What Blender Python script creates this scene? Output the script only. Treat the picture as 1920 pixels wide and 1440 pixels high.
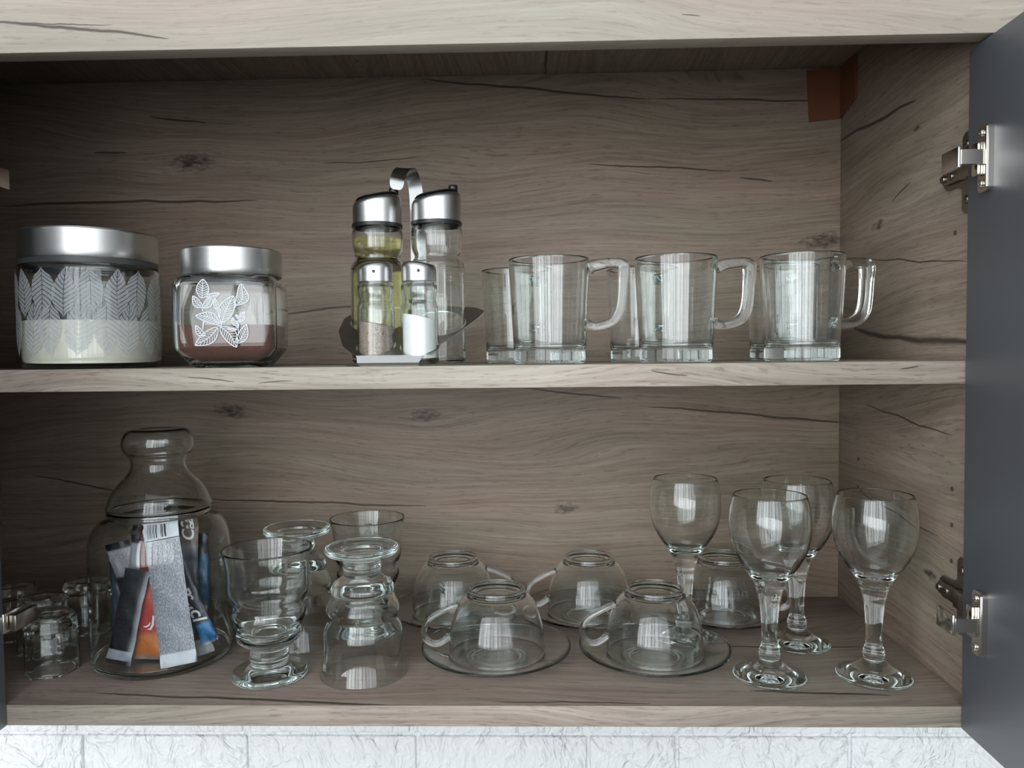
import bpy, bmesh, math, random
from mathutils import Vector, Matrix
PI = math.pi
sc = bpy.context.scene
for o in list(bpy.data.objects): bpy.data.objects.remove(o)

# ------------------------------------------------------------------ camera, light, exposure
cam_d = bpy.data.cameras.new('camera'); cam = bpy.data.objects.new('camera', cam_d)
sc.collection.objects.link(cam); sc.camera = cam
cam_d.sensor_fit = 'HORIZONTAL'; cam_d.sensor_width = 36.0; cam_d.lens = 36.0*1442/1920
cam_d.clip_start = 0.01; cam_d.clip_end = 50
cr, cu, cf = Vector((0.99961313, 0.02589045, -0.01016281)), Vector((0.0091636, 0.03842413, 0.9992195)), Vector((-0.02626074, 0.99892606, -0.03817202))
M = Matrix.Identity(4)
for i in range(3): M[i][0], M[i][1], M[i][2] = cr[i], cu[i], -cf[i]
M[0][3], M[1][3], M[2][3] = -0.3689, -0.6428, 0.2981
cam.matrix_world = M

w = bpy.data.worlds.new('world'); sc.world = w; w.use_nodes = True
w.node_tree.nodes['Background'].inputs[0].default_value = (0.75, 0.85, 1.0, 1)
w.node_tree.nodes['Background'].inputs[1].default_value = 0.3

def area(name, loc, rot, sx, sz, power, col=(1, 1, 1)):
    l = bpy.data.lights.new(name, 'AREA'); l.shape = 'RECTANGLE'; l.size = sx; l.size_y = sz
    l.energy = power; l.color = col
    o = bpy.data.objects.new(name, l); sc.collection.objects.link(o); o.location = loc; o.rotation_euler = rot
    return o
WY = -2.30                       # the window wall behind the photographer
# (centre x, width, relative brightness) of the strips of daylight between the curtain folds
PANES = [(-3.12, 0.30, 1.0), (-2.76, 0.34, 0.8), (-2.36, 0.34, 1.1), (-1.98, 0.32, 0.75), (-1.60, 0.34, 1.15), (-1.20, 0.36, 1.0), (-0.80, 0.30, 0.7),
         (-0.42, 0.36, 0.85), (0.00, 0.34, 0.55), (0.40, 0.34, 0.40), (0.80, 0.36, 0.50), (1.22, 0.36, 0.40), (1.60, 0.30, 0.45)]
WZ0, WZ1 = -0.30, 1.95
for x, wd, k in PANES:
    area('daylight', (x, WY, (WZ0+WZ1)/2), (PI/2, 0, 0), wd, WZ1-WZ0, 11.8*k*wd*(WZ1-WZ0), (0.93, 0.97, 1.0))
sc.view_settings.view_transform = 'Standard'; sc.view_settings.look = 'None'
sc.view_settings.gamma = 1; sc.view_settings.use_curve_mapping = False
sc.view_settings.exposure = 0.55
cy = sc.cycles
cy.max_bounces = 22; cy.transmission_bounces = 18; cy.glossy_bounces = 8; cy.diffuse_bounces = 4; cy.transparent_max_bounces = 16
cy.caustics_refractive = True; cy.caustics_reflective = False; cy.blur_glossy = 0.3
cy.sample_clamp_indirect = 6.0
cy.use_denoising = True

# ------------------------------------------------------------------ helpers
COL = sc.collection
def link(o, parent=None):
    COL.objects.link(o)
    if parent is not None: o.parent = parent
    return o
def mesh_obj(name, bm, mat, parent=None, smooth=40, loc=None):
    bmesh.ops.remove_doubles(bm, verts=bm.verts, dist=1e-6)
    bmesh.ops.recalc_face_normals(bm, faces=bm.faces)
    me = bpy.data.meshes.new(name); bm.to_mesh(me); bm.free()
    for m in (mat if isinstance(mat, (list, tuple)) else [mat]): me.materials.append(m)
    if smooth:
        for p in me.polygons: p.use_smooth = True
        me.set_sharp_from_angle(angle=math.radians(smooth))
    o = bpy.data.objects.new(name, me); link(o, parent)
    if loc: o.location = loc
    return o
def tag(o, label=None, cat=None, group=None, kind=None):
    if label: o['label'] = label
    if cat: o['category'] = cat
    if group: o['group'] = group
    if kind: o['kind'] = kind
    return o
def empty(name, loc=(0, 0, 0), rot=(0, 0, 0)):
    o = bpy.data.objects.new(name, None); COL.objects.link(o); o.empty_display_size = 0.02
    o.location = loc; o.rotation_euler = rot
    return o
def dup(root, loc, rot=None, label=None, group=None):
    r = root.copy(); COL.objects.link(r); r.location = loc
    if rot is not None: r.rotation_euler = rot
    if label: r['label'] = label
    if group: r['group'] = group
    for ch in list(root.children):
        c = ch.copy(); COL.objects.link(c); c.parent = r
        for g in list(ch.children):
            d = g.copy(); COL.objects.link(d); d.parent = c
    return r
def rings_mesh(bm, rings, cap0=True, cap1=True, closed=False):
    """skin a list of rings (each a list of points); a one-point ring is a pole"""
    V = [[bm.verts.new(p) for p in r] for r in rings]
    pairs = list(zip(V, V[1:])) + ([(V[-1], V[0])] if closed else [])
    for a, b in pairs:
        if len(a) == 1 and len(b) == 1: continue
        n = max(len(a), len(b))
        for i in range(n):
            j = (i+1) % n
            if len(a) == 1: bm.faces.new((a[0], b[j], b[i]))
            elif len(b) == 1: bm.faces.new((a[i], a[j], b[0]))
            else: bm.faces.new((a[i], a[j], b[j], b[i]))
    if not closed:
        if cap0 and len(V[0]) > 2: bm.faces.new(list(reversed(V[0])))
        if cap1 and len(V[-1]) > 2: bm.faces.new(V[-1])
    return bm
def refine(prof, k=4):
    """Catmull-Rom through a profile; a point given as (r, z, 1) stays a sharp corner"""
    out = []
    n = len(prof)
    for i in range(n-1):
        p1, p2 = prof[i], prof[i+1]
        p0 = prof[i-1] if i > 0 and len(p1) == 2 else p1
        p3 = prof[i+2] if i+2 < n and len(p2) == 2 else p2
        out.append((p1[0], p1[1]))
        for s in range(1, k):
            t = s/k
            q = []
            for c in (0, 1):
                q.append(0.5*((2*p1[c]) + (-p0[c]+p2[c])*t + (2*p0[c]-5*p1[c]+4*p2[c]-p3[c])*t*t + (-p0[c]+3*p1[c]-3*p2[c]+p3[c])*t**3))
            out.append((max(q[0], 0.0), q[1]))
    out.append((prof[-1][0], prof[-1][1]))
    return out
def lathe(prof, n=64, bm=None, k=4, c=(0, 0), closed=False):
    bm = bm or bmesh.new()
    pr = refine(prof, k) if k > 1 else [(p[0], p[1]) for p in prof]
    rings = []
    for r, z in pr:
        if r < 1e-6: rings.append([Vector((c[0], c[1], z))])
        else: rings.append([Vector((c[0]+r*math.cos(2*PI*i/n), c[1]+r*math.sin(2*PI*i/n), z)) for i in range(n)])
    return rings_mesh(bm, rings, closed=closed)
def rsq(a, cr, n=12, b=None):
    """rounded square outline, half width a, corner radius cr"""
    b = b or a; out = []
    for q, (sx, sy) in enumerate(((1, 1), (-1, 1), (-1, -1), (1, -1))):
        for i in range(n+1):
            t = q*PI/2 + PI/2*i/n
            out.append((sx*(a-cr)+cr*math.cos(t), sy*(b-cr)+cr*math.sin(t)))
    return out
def box(bm, c, s, bev=0.0, seg=2, rot=None):
    r = bmesh.ops.create_cube(bm, size=1.0)
    vs = r['verts']
    bmesh.ops.scale(bm, vec=Vector(s), verts=vs)
    if bev > 0:
        es = list({e for v in vs for e in v.link_edges})
        rr = bmesh.ops.bevel(bm, geom=es, offset=bev, segments=seg, affect='EDGES', profile=0.5)
        vs = list({v for f in rr['faces'] for v in f.verts} | {v for v in vs if v.is_valid})
    if rot is not None: bmesh.ops.rotate(bm, cent=(0, 0, 0), matrix=rot, verts=vs)
    bmesh.ops.translate(bm, vec=Vector(c), verts=vs)
    return vs
def prism(bm, outline, z0, z1, holes=(), tf=None):
    """outline (+ holes) extruded between z0 and z1; tf maps (x,y,z) to its place"""
    tf = tf or (lambda x, y, z: (x, y, z))
    b2 = bmesh.new(); es = []
    for loop in [outline]+list(holes):
        vs = [b2.verts.new((x, y, 0)) for x, y in loop]
        es += [b2.edges.new((vs[i], vs[(i+1) % len(vs)])) for i in range(len(vs))]
    bmesh.ops.triangle_fill(b2, edges=es, use_beauty=True, use_dissolve=False)
    b2.verts.index_update()
    co = [v.co.copy() for v in b2.verts]; fs = [[v.index for v in f.verts] for f in b2.faces]
    A = [bm.verts.new(tf(p.x, p.y, z0)) for p in co]; B = [bm.verts.new(tf(p.x, p.y, z1)) for p in co]
    for f in fs:
        bm.faces.new([A[i] for i in reversed(f)]); bm.faces.new([B[i] for i in f])
    k = 0
    for loop in [outline]+list(holes):
        n = len(loop)
        for i in range(n):
            j = (i+1) % n
            bm.faces.new((A[k+i], A[k+j], B[k+j], B[k+i]))
        k += n
    b2.free()
    return bm
def cr_path(pts, k=6):
    out = []
    n = len(pts)
    for i in range(n-1):
        p0 = pts[max(i-1, 0)]; p1 = pts[i]; p2 = pts[i+1]; p3 = pts[min(i+2, n-1)]
        for s in range(k):
            t = s/k
            out.append(tuple(0.5*((2*p1[c])+(-p0[c]+p2[c])*t+(2*p0[c]-5*p1[c]+4*p2[c]-p3[c])*t*t+(-p0[c]+3*p1[c]-3*p2[c]+p3[c])*t**3) for c in range(len(p1))))
    out.append(tuple(pts[-1]))
    return out
def sweep_xz(bm, path, sec, k=6):
    """sweep a section (n, y) along a planar path of (x, z, width scale n, width scale y)"""
    P = cr_path(path, k); rings = []
    for i, p in enumerate(P):
        a = P[max(i-1, 0)]; b = P[min(i+1, len(P)-1)]
        t = Vector((b[0]-a[0], 0, b[1]-a[1])).normalized(); nrm = Vector((-t.z, 0, t.x))
        rings.append([Vector((p[0], 0, p[1]))+nrm*s[0]*p[2]+Vector((0, s[1]*p[3], 0)) for s in sec])
    return rings_mesh(bm, rings)
def circ_sec(r1, r2, n=14): return [(r1*math.cos(2*PI*i/n), r2*math.sin(2*PI*i/n)) for i in range(n)]
def screw_mesh(bm, c, axis, r=0.003, h=0.0015):
    m = Vector((0, 0, 1)).rotation_difference(Vector(axis)).to_matrix()
    b = bmesh.new(); lathe([(0, -h), (r, -h, 1), (r, h*0.3), (r*0.75, h), (r*0.3, h, 1), (r*0.25, h*0.3, 1), (0, h*0.3)], 16, b, 2)
    for v in b.verts: v.co = m @ v.co + Vector(c)
    me = bpy.data.meshes.new('tmp'); b.to_mesh(me); b.free(); bm.from_mesh(me); bpy.data.meshes.remove(me)

# ------------------------------------------------------------------ materials
def newmat(name):
    m = bpy.data.materials.new(name); m.use_nodes = True
    return m, m.node_tree, m.node_tree.nodes['Principled BSDF']
def simple(name, col, rough=0.5, metal=0.0, spec=None, ior=None, trans=0.0, coat=0.0):
    m, nt, b = newmat(name)
    b.inputs['Base Color'].default_value = (*col, 1); b.inputs['Roughness'].default_value = rough
    b.inputs['Metallic'].default_value = metal; b.inputs['Transmission Weight'].default_value = trans
    if ior: b.inputs['IOR'].default_value = ior
    if coat: b.inputs['Coat Weight'].default_value = coat
    return m
class NT:
    def __init__(s, nt): s.nt = nt
    def n(s, t, **k):
        x = s.nt.nodes.new(t)
        for a, b in k.items(): setattr(x, a, b)
        return x
    def val(s, sock, v):
        if isinstance(v, (int, float)): sock.default_value = v
        elif isinstance(v, (tuple, list)): sock.default_value = v
        else: s.nt.links.new(v, sock)
    def math(s, op, a, b=None, c=None, clamp=False):
        x = s.n('ShaderNodeMath', operation=op, use_clamp=clamp); s.val(x.inputs[0], a)
        if b is not None: s.val(x.inputs[1], b)
        if c is not None: s.val(x.inputs[2], c)
        return x.outputs[0]
    def noise(s, vec, scale, detail=2, rough=0.5, out='Fac'):
        x = s.n('ShaderNodeTexNoise'); s.val(x.inputs['Vector'], vec); x.inputs['Scale'].default_value = scale
        x.inputs['Detail'].default_value = detail; x.inputs['Roughness'].default_value = rough
        return x.outputs[out]
    def comb(s, x, y, z):
        c = s.n('ShaderNodeCombineXYZ'); s.val(c.inputs[0], x); s.val(c.inputs[1], y); s.val(c.inputs[2], z); return c.outputs[0]
    def ramp(s, f, stops):
        r = s.n('ShaderNodeValToRGB'); s.val(r.inputs[0], f); cr_ = r.color_ramp
        while len(cr_.elements) < len(stops): cr_.elements.new(0.5)
        for e, (p, c) in zip(cr_.elements, stops): e.position = p; e.color = (*c, 1) if len(c) == 3 else c
        return r.outputs[0]
    def mix(s, f, a, b, bt='MIX'):
        x = s.n('ShaderNodeMix', data_type='RGBA', blend_type=bt); s.val(x.inputs[0], f); s.val(x.inputs[6], a); s.val(x.inputs[7], b); return x.outputs[2]

def wood(name, axis, cracks=(), knots=(), seed=0.0, tone=1.0, contrast=1.0, tint=(1, 1, 1)):
    """pale grey-brown oak decor; axis = direction of the grain; cracks (u0,v0,u1,v1,width), knots (u,v,size)"""
    m, nt, b = newmat(name); t = NT(nt)
    tc = t.n('ShaderNodeTexCoord'); sp = t.n('ShaderNodeSeparateXYZ'); nt.links.new(tc.outputs['Object'], sp.inputs[0])
    X, Y, Z = sp.outputs
    if axis == 'XZ': u, v, w_ = X, Z, Y
    elif axis == 'XY': u, v, w_ = X, Y, Z
    elif axis == 'YZ': u, v, w_ = Y, Z, X
    else: u, v, w_ = Y, X, Z
    sd = seed*7.31
    big = t.noise(t.comb(t.math('ADD', t.math('MULTIPLY', u, 1.5), sd), t.math('MULTIPLY', v, 5), w_), 1.0, 2)
    bend = t.math('MULTIPLY', t.math('SUBTRACT', big, 0.5), 0.16)
    # grain swirls round the knots
    for (ku, kv, ks) in knots:
        du = t.math('MULTIPLY', t.math('SUBTRACT', u, ku), 0.35/ks); dv = t.math('DIVIDE', t.math('SUBTRACT', v, kv), ks)
        d2 = t.math('ADD', t.math('MULTIPLY', du, du), t.math('MULTIPLY', dv, dv))
        g = t.math('POWER', 2.718, t.math('MULTIPLY', d2, -1.0))
        bend = t.math('ADD', bend, t.math('MULTIPLY', t.math('MULTIPLY', g, dv), -ks*0.55))
    vb = t.math('ADD', t.math('ADD', v, bend), t.math('MULTIPLY', w_, 0.6))
    def gn(su, sv, detail, off):
        return t.noise(t.comb(t.math('ADD', t.math('MULTIPLY', u, su), sd+off), t.math('MULTIPLY', vb, sv), off), 1.0, detail, 0.55)
    fine = gn(16, 640, 4, 1.3); mid = gn(7, 230, 4, 5.1); wide = gn(3.0, 40, 4, 9.7); pore = gn(55, 700, 3, 3.3)
    f = t.math('ADD', t.math('ADD', t.math('MULTIPLY', fine, 0.30), t.math('MULTIPLY', mid, 0.38)), t.math('MULTIPLY', wide, 0.32))
    f = t.math('ADD', t.math('MULTIPLY', t.math('SUBTRACT', f, 0.5), 1.9*contrast), 0.5, clamp=True)
    T = tone
    col = t.ramp(f, [(0.15, (0.185*T, 0.155*T, 0.128*T)), (0.42, (0.305*T, 0.265*T, 0.225*T)), (0.62, (0.385*T, 0.345*T, 0.30*T)), (0.9, (0.47*T, 0.435*T, 0.385*T))])
    hue = t.noise(t.comb(t.math('ADD', t.math('MULTIPLY', u, 2.5), sd+20), t.math('MULTIPLY', vb, 14), 2.2), 1.0, 1)
    col = t.mix(t.ramp(hue, [(0.35, (0, 0, 0)), (0.65, (1, 1, 1))]), t.mix(1.0, col, (1.05, 0.985, 0.965, 1), 'MULTIPLY'), t.mix(1.0, col, (0.965, 1.0, 0.945, 1), 'MULTIPLY'))
    if tint != (1, 1, 1): col = t.mix(1.0, col, (*tint, 1), 'MULTIPLY')
    # short dark pores
    pm = t.ramp(pore, [(0.33, (1, 1, 1)), (0.42, (0, 0, 0))])
    col = t.mix(t.math('MULTIPLY', pm, 0.45*contrast), col, (0.10, 0.075, 0.055, 1))
    # cracks
    wob = t.noise(t.comb(t.math('MULTIPLY', u, 15), sd, 4.4), 1.0, 4); wob = t.math('MULTIPLY', t.math('SUBTRACT', wob, 0.5), 0.010)
    tot = None
    for (u0, v0, u1, v1, wd) in cracks:
        s = t.math('DIVIDE', t.math('SUBTRACT', u, u0), u1-u0)
        env = t.math('MULTIPLY', t.math('MULTIPLY', s, t.math('SUBTRACT', 1.0, s)), 4.0)
        env = t.math('MAXIMUM', env, 0.0)
        env = t.math('MULTIPLY', t.math('POWER', env, 0.45), wd)
        line = t.math('MULTIPLY_ADD', s, v1-v0, v0)
        dd = t.math('ABSOLUTE', t.math('SUBTRACT', t.math('SUBTRACT', v, line), wob))
        mk = t.math('SUBTRACT', 1.35, t.math('DIVIDE', dd, t.math('ADD', env, 1e-6)), clamp=True)
        mk = t.math('MULTIPLY', mk, t.math('GREATER_THAN', env, 1e-5))
        tot = mk if tot is None else t.math('MAXIMUM', tot, mk)
    for (ku, kv, ks) in knots:
        du = t.math('MULTIPLY', t.math('SUBTRACT', u, ku), 0.45/ks); dv = t.math('DIVIDE', t.math('SUBTRACT', v, kv), ks)
        d2 = t.math('ADD', t.math('MULTIPLY', du, du), t.math('MULTIPLY', dv, dv))
        nk = t.noise(t.comb(t.math('MULTIPLY', u, 120), t.math('MULTIPLY', v, 260), 1.7), 1.0, 3)
        mk = t.math('MULTIPLY', t.math('SUBTRACT', t.math('MULTIPLY', nk, 1.9), t.math('ADD', t.math('MULTIPLY', d2, 1.6), 0.42)), 1.3, clamp=True)
        tot = mk if tot is None else t.math('MAXIMUM', tot, mk)
    if tot is not None: col = t.mix(t.math('MULTIPLY', tot, 0.88), col, (0.030, 0.022, 0.016, 1))
    nt.links.new(col, b.inputs['Base Color'])
    b.inputs['Roughness'].default_value = 0.55
    bp = t.n('ShaderNodeBump'); bp.inputs['Strength'].default_value = 0.12; bp.inputs['Distance'].default_value = 0.0006
    nt.links.new(f, bp.inputs['Height']); nt.links.new(bp.outputs[0], b.inputs['Normal'])
    return m

def glassmat(name, col=(0.985, 0.995, 0.99), ior=1.5, rough=0.0, absorb=None, dens=20):
    m, nt, b = newmat(name); nt.nodes.remove(b)
    t = NT(nt); g = t.n('ShaderNodeBsdfGlass'); g.inputs['Color'].default_value = (*col, 1)
    g.inputs['Roughness'].default_value = rough; g.inputs['IOR'].default_value = ior
    out = nt.nodes['Material Output']; nt.links.new(g.outputs[0], out.inputs['Surface'])
    if absorb:
        a = t.n('ShaderNodeVolumeAbsorption'); a.inputs['Color'].default_value = (*absorb, 1); a.inputs['Density'].default_value = dens
        nt.links.new(a.outputs[0], out.inputs['Volume'])
    return m
GLASS = glassmat('clear_glass', absorb=(0.60, 0.86, 0.84), dens=2.2)
GLASS_J = glassmat('jar_glass', absorb=(0.55, 0.84, 0.84), dens=2.6)
GLASS_S = glassmat('saucer_glass', absorb=(0.55, 0.90, 0.90), dens=6)
OIL = glassmat('oil', (0.97, 0.97, 0.88), 1.47, 0.0, (0.60, 0.56, 0.22), 24)
def steelmat(name, col=(0.60, 0.60, 0.59), rough=0.33, axis='Z'):
    m, nt, b = newmat(name); t = NT(nt)
    b.inputs['Metallic'].default_value = 1; b.inputs['Base Color'].default_value = (*col, 1)
    tc = t.n('ShaderNodeTexCoord'); mp = t.n('ShaderNodeMapping'); nt.links.new(tc.outputs['Object'], mp.inputs[0])
    mp.inputs['Scale'].default_value = (60, 60, 2600) if axis == 'Z' else (60, 2600, 60)
    n = t.noise(mp.outputs[0], 1.0, 3)
    r = t.math('MULTIPLY_ADD', n, 0.16, rough-0.08); nt.links.new(r, b.inputs['Roughness'])
    bp = t.n('ShaderNodeBump'); bp.inputs['Strength'].default_value = 0.12; bp.inputs['Distance'].default_value = 0.0002
    nt.links.new(n, bp.inputs['Height']); nt.links.new(bp.outputs[0], b.inputs['Normal'])
    return m
STEEL = steelmat('brushed_steel'); STEEL_P = steelmat('plate_steel', (0.56, 0.56, 0.55), 0.3, 'Y')
NICKEL = simple('nickel', (0.66, 0.63, 0.58), 0.16, 1.0)
NICKEL_D = simple('dark_nickel', (0.30, 0.27, 0.23), 0.28, 1.0)
BLACKP = simple('black_plastic', (0.012, 0.012, 0.013), 0.35)
GREYDOOR = simple('grey_lacquer', (0.085, 0.093, 0.11), 0.42)
m_, nt_, b_ = newmat('grey_matt_door'); t_ = NT(nt_)
b_.inputs['Base Color'].default_value = (0.078, 0.088, 0.106, 1); b_.inputs['Roughness'].default_value = 0.50
b_.inputs['IOR'].default_value = 2.2
GREYDOOR = m_

# ------------------------------------------------------------------ the room
ZS = 0.2893; TS = 0.0190; TB = 0.0180; D = 0.29; XL = -1.03; ZC = 0.633; ZT = 0.5429
XDR, XDL = -0.0131, -0.8252
def struct(name, bm, mat, parent=None, smooth=0):
    o = mesh_obj(name, bm, mat, parent, smooth)
    if parent is None: o['kind'] = 'structure'
    return o
PAINT = simple('wall_paint', (0.50, 0.49, 0.47), 0.8)
FLOORM = simple('floor_laminate', (0.20, 0.16, 0.12), 0.5)
def slab(name, x0, x1, y0, y1, z0, z1, mat):
    bm = bmesh.new(); box(bm, ((x0+x1)/2, (y0+y1)/2, (z0+z1)/2), (x1-x0, y1-y0, z1-z0)); return struct(name, bm, mat)
RX0, RX1, RZ0, RZ1 = -3.4, 1.9, -1.45, 2.35
slab('floor', RX0-.1, RX1+.1, WY-.1, 0.42, RZ0-.1, RZ0, FLOORM)
slab('ceiling', RX0-.1, RX1+.1, WY-.1, 0.42, RZ1, RZ1+.1, simple('ceiling_paint', (0.6, 0.6, 0.6), 0.8))
slab('wall_left', RX0-.1, RX0, WY-.1, 0.42, RZ0, RZ1, PAINT)
slab('wall_right', RX1, RX1+.1, WY-.1, 0.42, RZ0, RZ1, PAINT)
slab('bounce_worktop', RX0, RX1, -0.32, 0.31, -0.60, -0.56, simple('pale_bounce_top', (0.78, 0.78, 0.76), 0.4))  # unseen counter, added to bounce daylight up onto the grey door
# window wall with its opening
bm = bmesh.new()
wx0, wx1 = -3.36, 1.82
for x0, x1, z0, z1 in ((RX0, wx0, RZ0, RZ1), (wx1, RX1, RZ0, RZ1), (wx0, wx1, RZ0, WZ0-.05), (wx0, wx1, WZ1+.05, RZ1)):
    box(bm, ((x0+x1)/2, WY-.03, (z0+z1)/2), (x1-x0, 0.1, z1-z0))
struct('wall_front', bm, PAINT)
bm = bmesh.new()
xs = [wx0]+[ (PANES[i][0]+PANES[i][1]/2+PANES[i+1][0]-PANES[i+1][1]/2)/2 for i in (2, 5, 8, 10)]+[wx1]
for x in xs: box(bm, (x, WY+.012, (WZ0+WZ1)/2), (0.055, 0.02, WZ1-WZ0+.1), 0.003)
for z in (WZ0-.02, WZ1+.02): box(bm, ((wx0+wx1)/2, WY+.012, z), (wx1-wx0+.06, 0.02, 0.05), 0.003)
struct('window_1', bm, simple('window_frame_white', (0.5, 0.5, 0.5), 0.5))
# white relief brick wall behind and under the cabinet
m_, nt_, b_ = newmat('white_foam_brick'); t_ = NT(nt_)
b_.inputs['Base Color'].default_value = (0.78, 0.80, 0.81, 1); b_.inputs['Roughness'].default_value = 0.32
tc = t_.n('ShaderNodeTexCoord'); mp = t_.n('ShaderNodeMapping'); nt_.links.new(tc.outputs['Object'], mp.inputs[0]); mp.inputs['Scale'].default_value = (1, 1, 0.7)
nz = t_.n('ShaderNodeTexNoise'); nz.inputs['Scale'].default_value = 9; nz.inputs['Detail'].default_value = 3; nt_.links.new(mp.outputs[0], nz.inputs['Vector'])
ds = t_.n('ShaderNodeVectorMath', operation='MULTIPLY_ADD'); nt_.links.new(nz.outputs['Color'], ds.inputs[0]); ds.inputs[1].default_value = (0.16, 0.16, 0.16); nt_.links.new(mp.outputs[0], ds.inputs[2])
def rdg(sc_):
    x = t_.noise(ds.outputs[0], sc_, 2, 0.5); x = t_.math('ABSOLUTE', t_.math('SUBTRACT', x, 0.5)); return t_.math('SUBTRACT', 1.0, t_.math('MULTIPLY', x, 7.0), clamp=True)
h = t_.math('ADD', t_.math('ADD', t_.math('MULTIPLY', rdg(22), 0.55), t_.math('MULTIPLY', rdg(60), 0.25)), t_.math('MULTIPLY', t_.noise(mp.outputs[0], 160, 3), 0.35))
bp = t_.n('ShaderNodeBump'); bp.inputs['Strength'].default_value = 0.85; bp.inputs['Distance'].default_value = 0.006
nt_.links.new(h, bp.inputs['Height']); nt_.links.new(bp.outputs[0], b_.inputs['Normal'])
WALLM = m_
bm = bmesh.new()
box(bm, ((RX0+RX1)/2, 0.37, (RZ0+RZ1)/2), (RX1-RX0, 0.12, RZ1-RZ0))      # face at y = 0.31
rowh = 0.0745; gz = -0.1797
joints0 = [-1.586, -1.372, -1.1587, -0.9457, -0.733, -0.518, -0.3028, -0.1918, 0.0222, 0.235, 0.449, 0.662, 0.876, 1.09, 1.30]
for r in range(-16, 5):
    z1 = gz + 0.0015 - r*rowh if r >= 0 else gz + rowh - 0.0015
    z1 = gz - r*rowh - 0.0022; z0 = z1 - rowh + 0.0044
    off = 0 if r % 2 == 0 else 0.107
    js = joints0 if r == 0 else [-1.70+off+0.2135*i for i in range(16)]
    for a, b in zip(js, js[1:]):
        box(bm, ((a+b)/2, 0.3095, (z0+z1)/2), (b-a-0.0045, 0.007, z1-z0), 0.0022, 2)
struct('wall_back', bm, WALLM, smooth=50)

# ------------------------------------------------------------------ the wall cabinet
cab = empty('wall_cabinet', (0, 0, 0))
tag(cab, 'open grey-brown oak wall cabinet with grey doors above white brick wall', 'cabinet')
W_BACK = wood('oak_back', 'XZ', [(-0.50, 0.628, -0.22, 0.600, .0016), (-0.22, 0.600, 0.02, 0.594, .0011), (-1.02, 0.487, -0.70, 0.489, .0017), (-0.30, 0.526, -0.13, 0.513, .0011),
    (-0.67, 0.350, -0.55, 0.362, .0014), (-0.38, 0.256, -0.26, 0.245, .0012), (-0.23, 0.233, 0.03, 0.211, .0015), (-0.77, 0.125, -0.50, 0.112, .0013), (-0.99, 0.155, -0.86, 0.128, .0011),
    (-0.90, 0.548, -0.86, 0.547, .0013), (-0.62, 0.53, -0.50, 0.535, .0007), (-0.83, 0.59, -0.76, 0.583, .0012), (-0.12, 0.505, -0.08, 0.502, .0012)],
    [(-0.78, 0.535, 0.022), (-0.74, 0.232, 0.018), (-0.50, 0.225, 0.015), (-0.02, 0.43, 0.02), (-0.33, 0.11, 0.012)], seed=1.0, tint=(0.80, 0.715, 0.655))  # tint puts the interior's shade and warm interreflection into the oak colour
W_SIDE = wood('oak_side', 'YZ', [(0.30, 0.548, 0.11, 0.538, .0022), (0.25, 0.322, 0.13, 0.309, .003), (0.16, 0.312, 0.00, 0.303, .0038), (0.16, 0.45, 0.12, 0.462, .001), (0.22, 0.40, 0.02, 0.372, .0009), (0.25, 0.14, 0.06, 0.128, .0009), (0.22, 0.24, 0.04, 0.222, .001)],
    [(0.19, 0.432, 0.012), (0.075, 0.09, 0.010), (0.11, 0.51, 0.006)], seed=2.2, tint=(0.84, 0.78, 0.735))
W_BOT = wood('oak_bottom', 'XY', [(-0.76, 0.022, -0.46, -0.003, .0024), (-0.20, 0.134, -0.03, 0.131, .0018), (-0.18, 0.030, -0.06, 0.022, .0022), (-0.40, 0.007, -0.27, 0.004, .0012), (-0.45, 0.09, -0.33, 0.088, .001)], seed=3.7, tint=(0.90, 0.845, 0.84))
W_SHELF = wood('oak_shelf', 'XZ', [(-0.66, 0.2805, -0.62, 0.278, .0006), (-0.27, 0.2845, -0.24, 0.2805, .0007), (-0.065, 0.2835, -0.05, 0.286, .0007), (-0.6, 0.2765, -0.57, 0.278, .0005)], seed=4.1, tone=1.04)
W_FRONT = wood('oak_front', 'XZ', [(-0.81, 0.569, -0.655, 0.552, .0014), (-0.80, 0.567, -0.70, 0.562, .0006), (-0.42, 0.583, -0.40, 0.580, .0006), (-0.25, 0.562, -0.235, 0.561, .0005)], seed=5.3, contrast=0.5, tone=1.02)
W_CEIL = wood('oak_ceiling', 'YX', [(-0.02, -0.352, 0.33, -0.350, .0018)], seed=6.0)
W_EDGE = wood('oak_edge', 'XZ', [], seed=8.3, tone=0.98)
def cpart(name, c, s, mat, bev=0.0006):
    bm = bmesh.new(); box(bm, c, s, bev); return mesh_obj(name, bm, mat, cab, 30)
def span(name, x0, x1, y0, y1, z0, z1, mat): return cpart(name, ((x0+x1)/2, (y0+y1)/2, (z0+z1)/2), (x1-x0, y1-y0, z1-z0), mat)
ZTOPC = ZC + TB
span('back_panel', XL, 0, D, D+.004, 0, ZC, W_BACK)
sideR = span('side_panel', 0, .018, 0, D+.004, -TB, ZTOPC, W_SIDE)
sideL = span('side_panel', XL-.018, XL, 0, D+.004, -TB, ZTOPC, W_SIDE)
span('bottom_panel', XL, 0, 0.0002, D+.004, -TB, 0, W_BOT)
span('front_edge', XL, 0, -0.0006, 0.0002, -TB, 0, W_EDGE)
span('top_panel', XL, 0, 0, D+.004, ZC, ZTOPC, W_CEIL)
span('shelf', XL, 0, 0, D, ZS-TS, ZS, W_SHELF)
span('front_panel', XL-.018, 0.6, -0.029, -0.011, ZT, ZT+0.36, W_FRONT)
span('front_panel', XL-.018, XDL-.021, -0.020, -0.002, -TB, ZT-.003, GREYDOOR)
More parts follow.
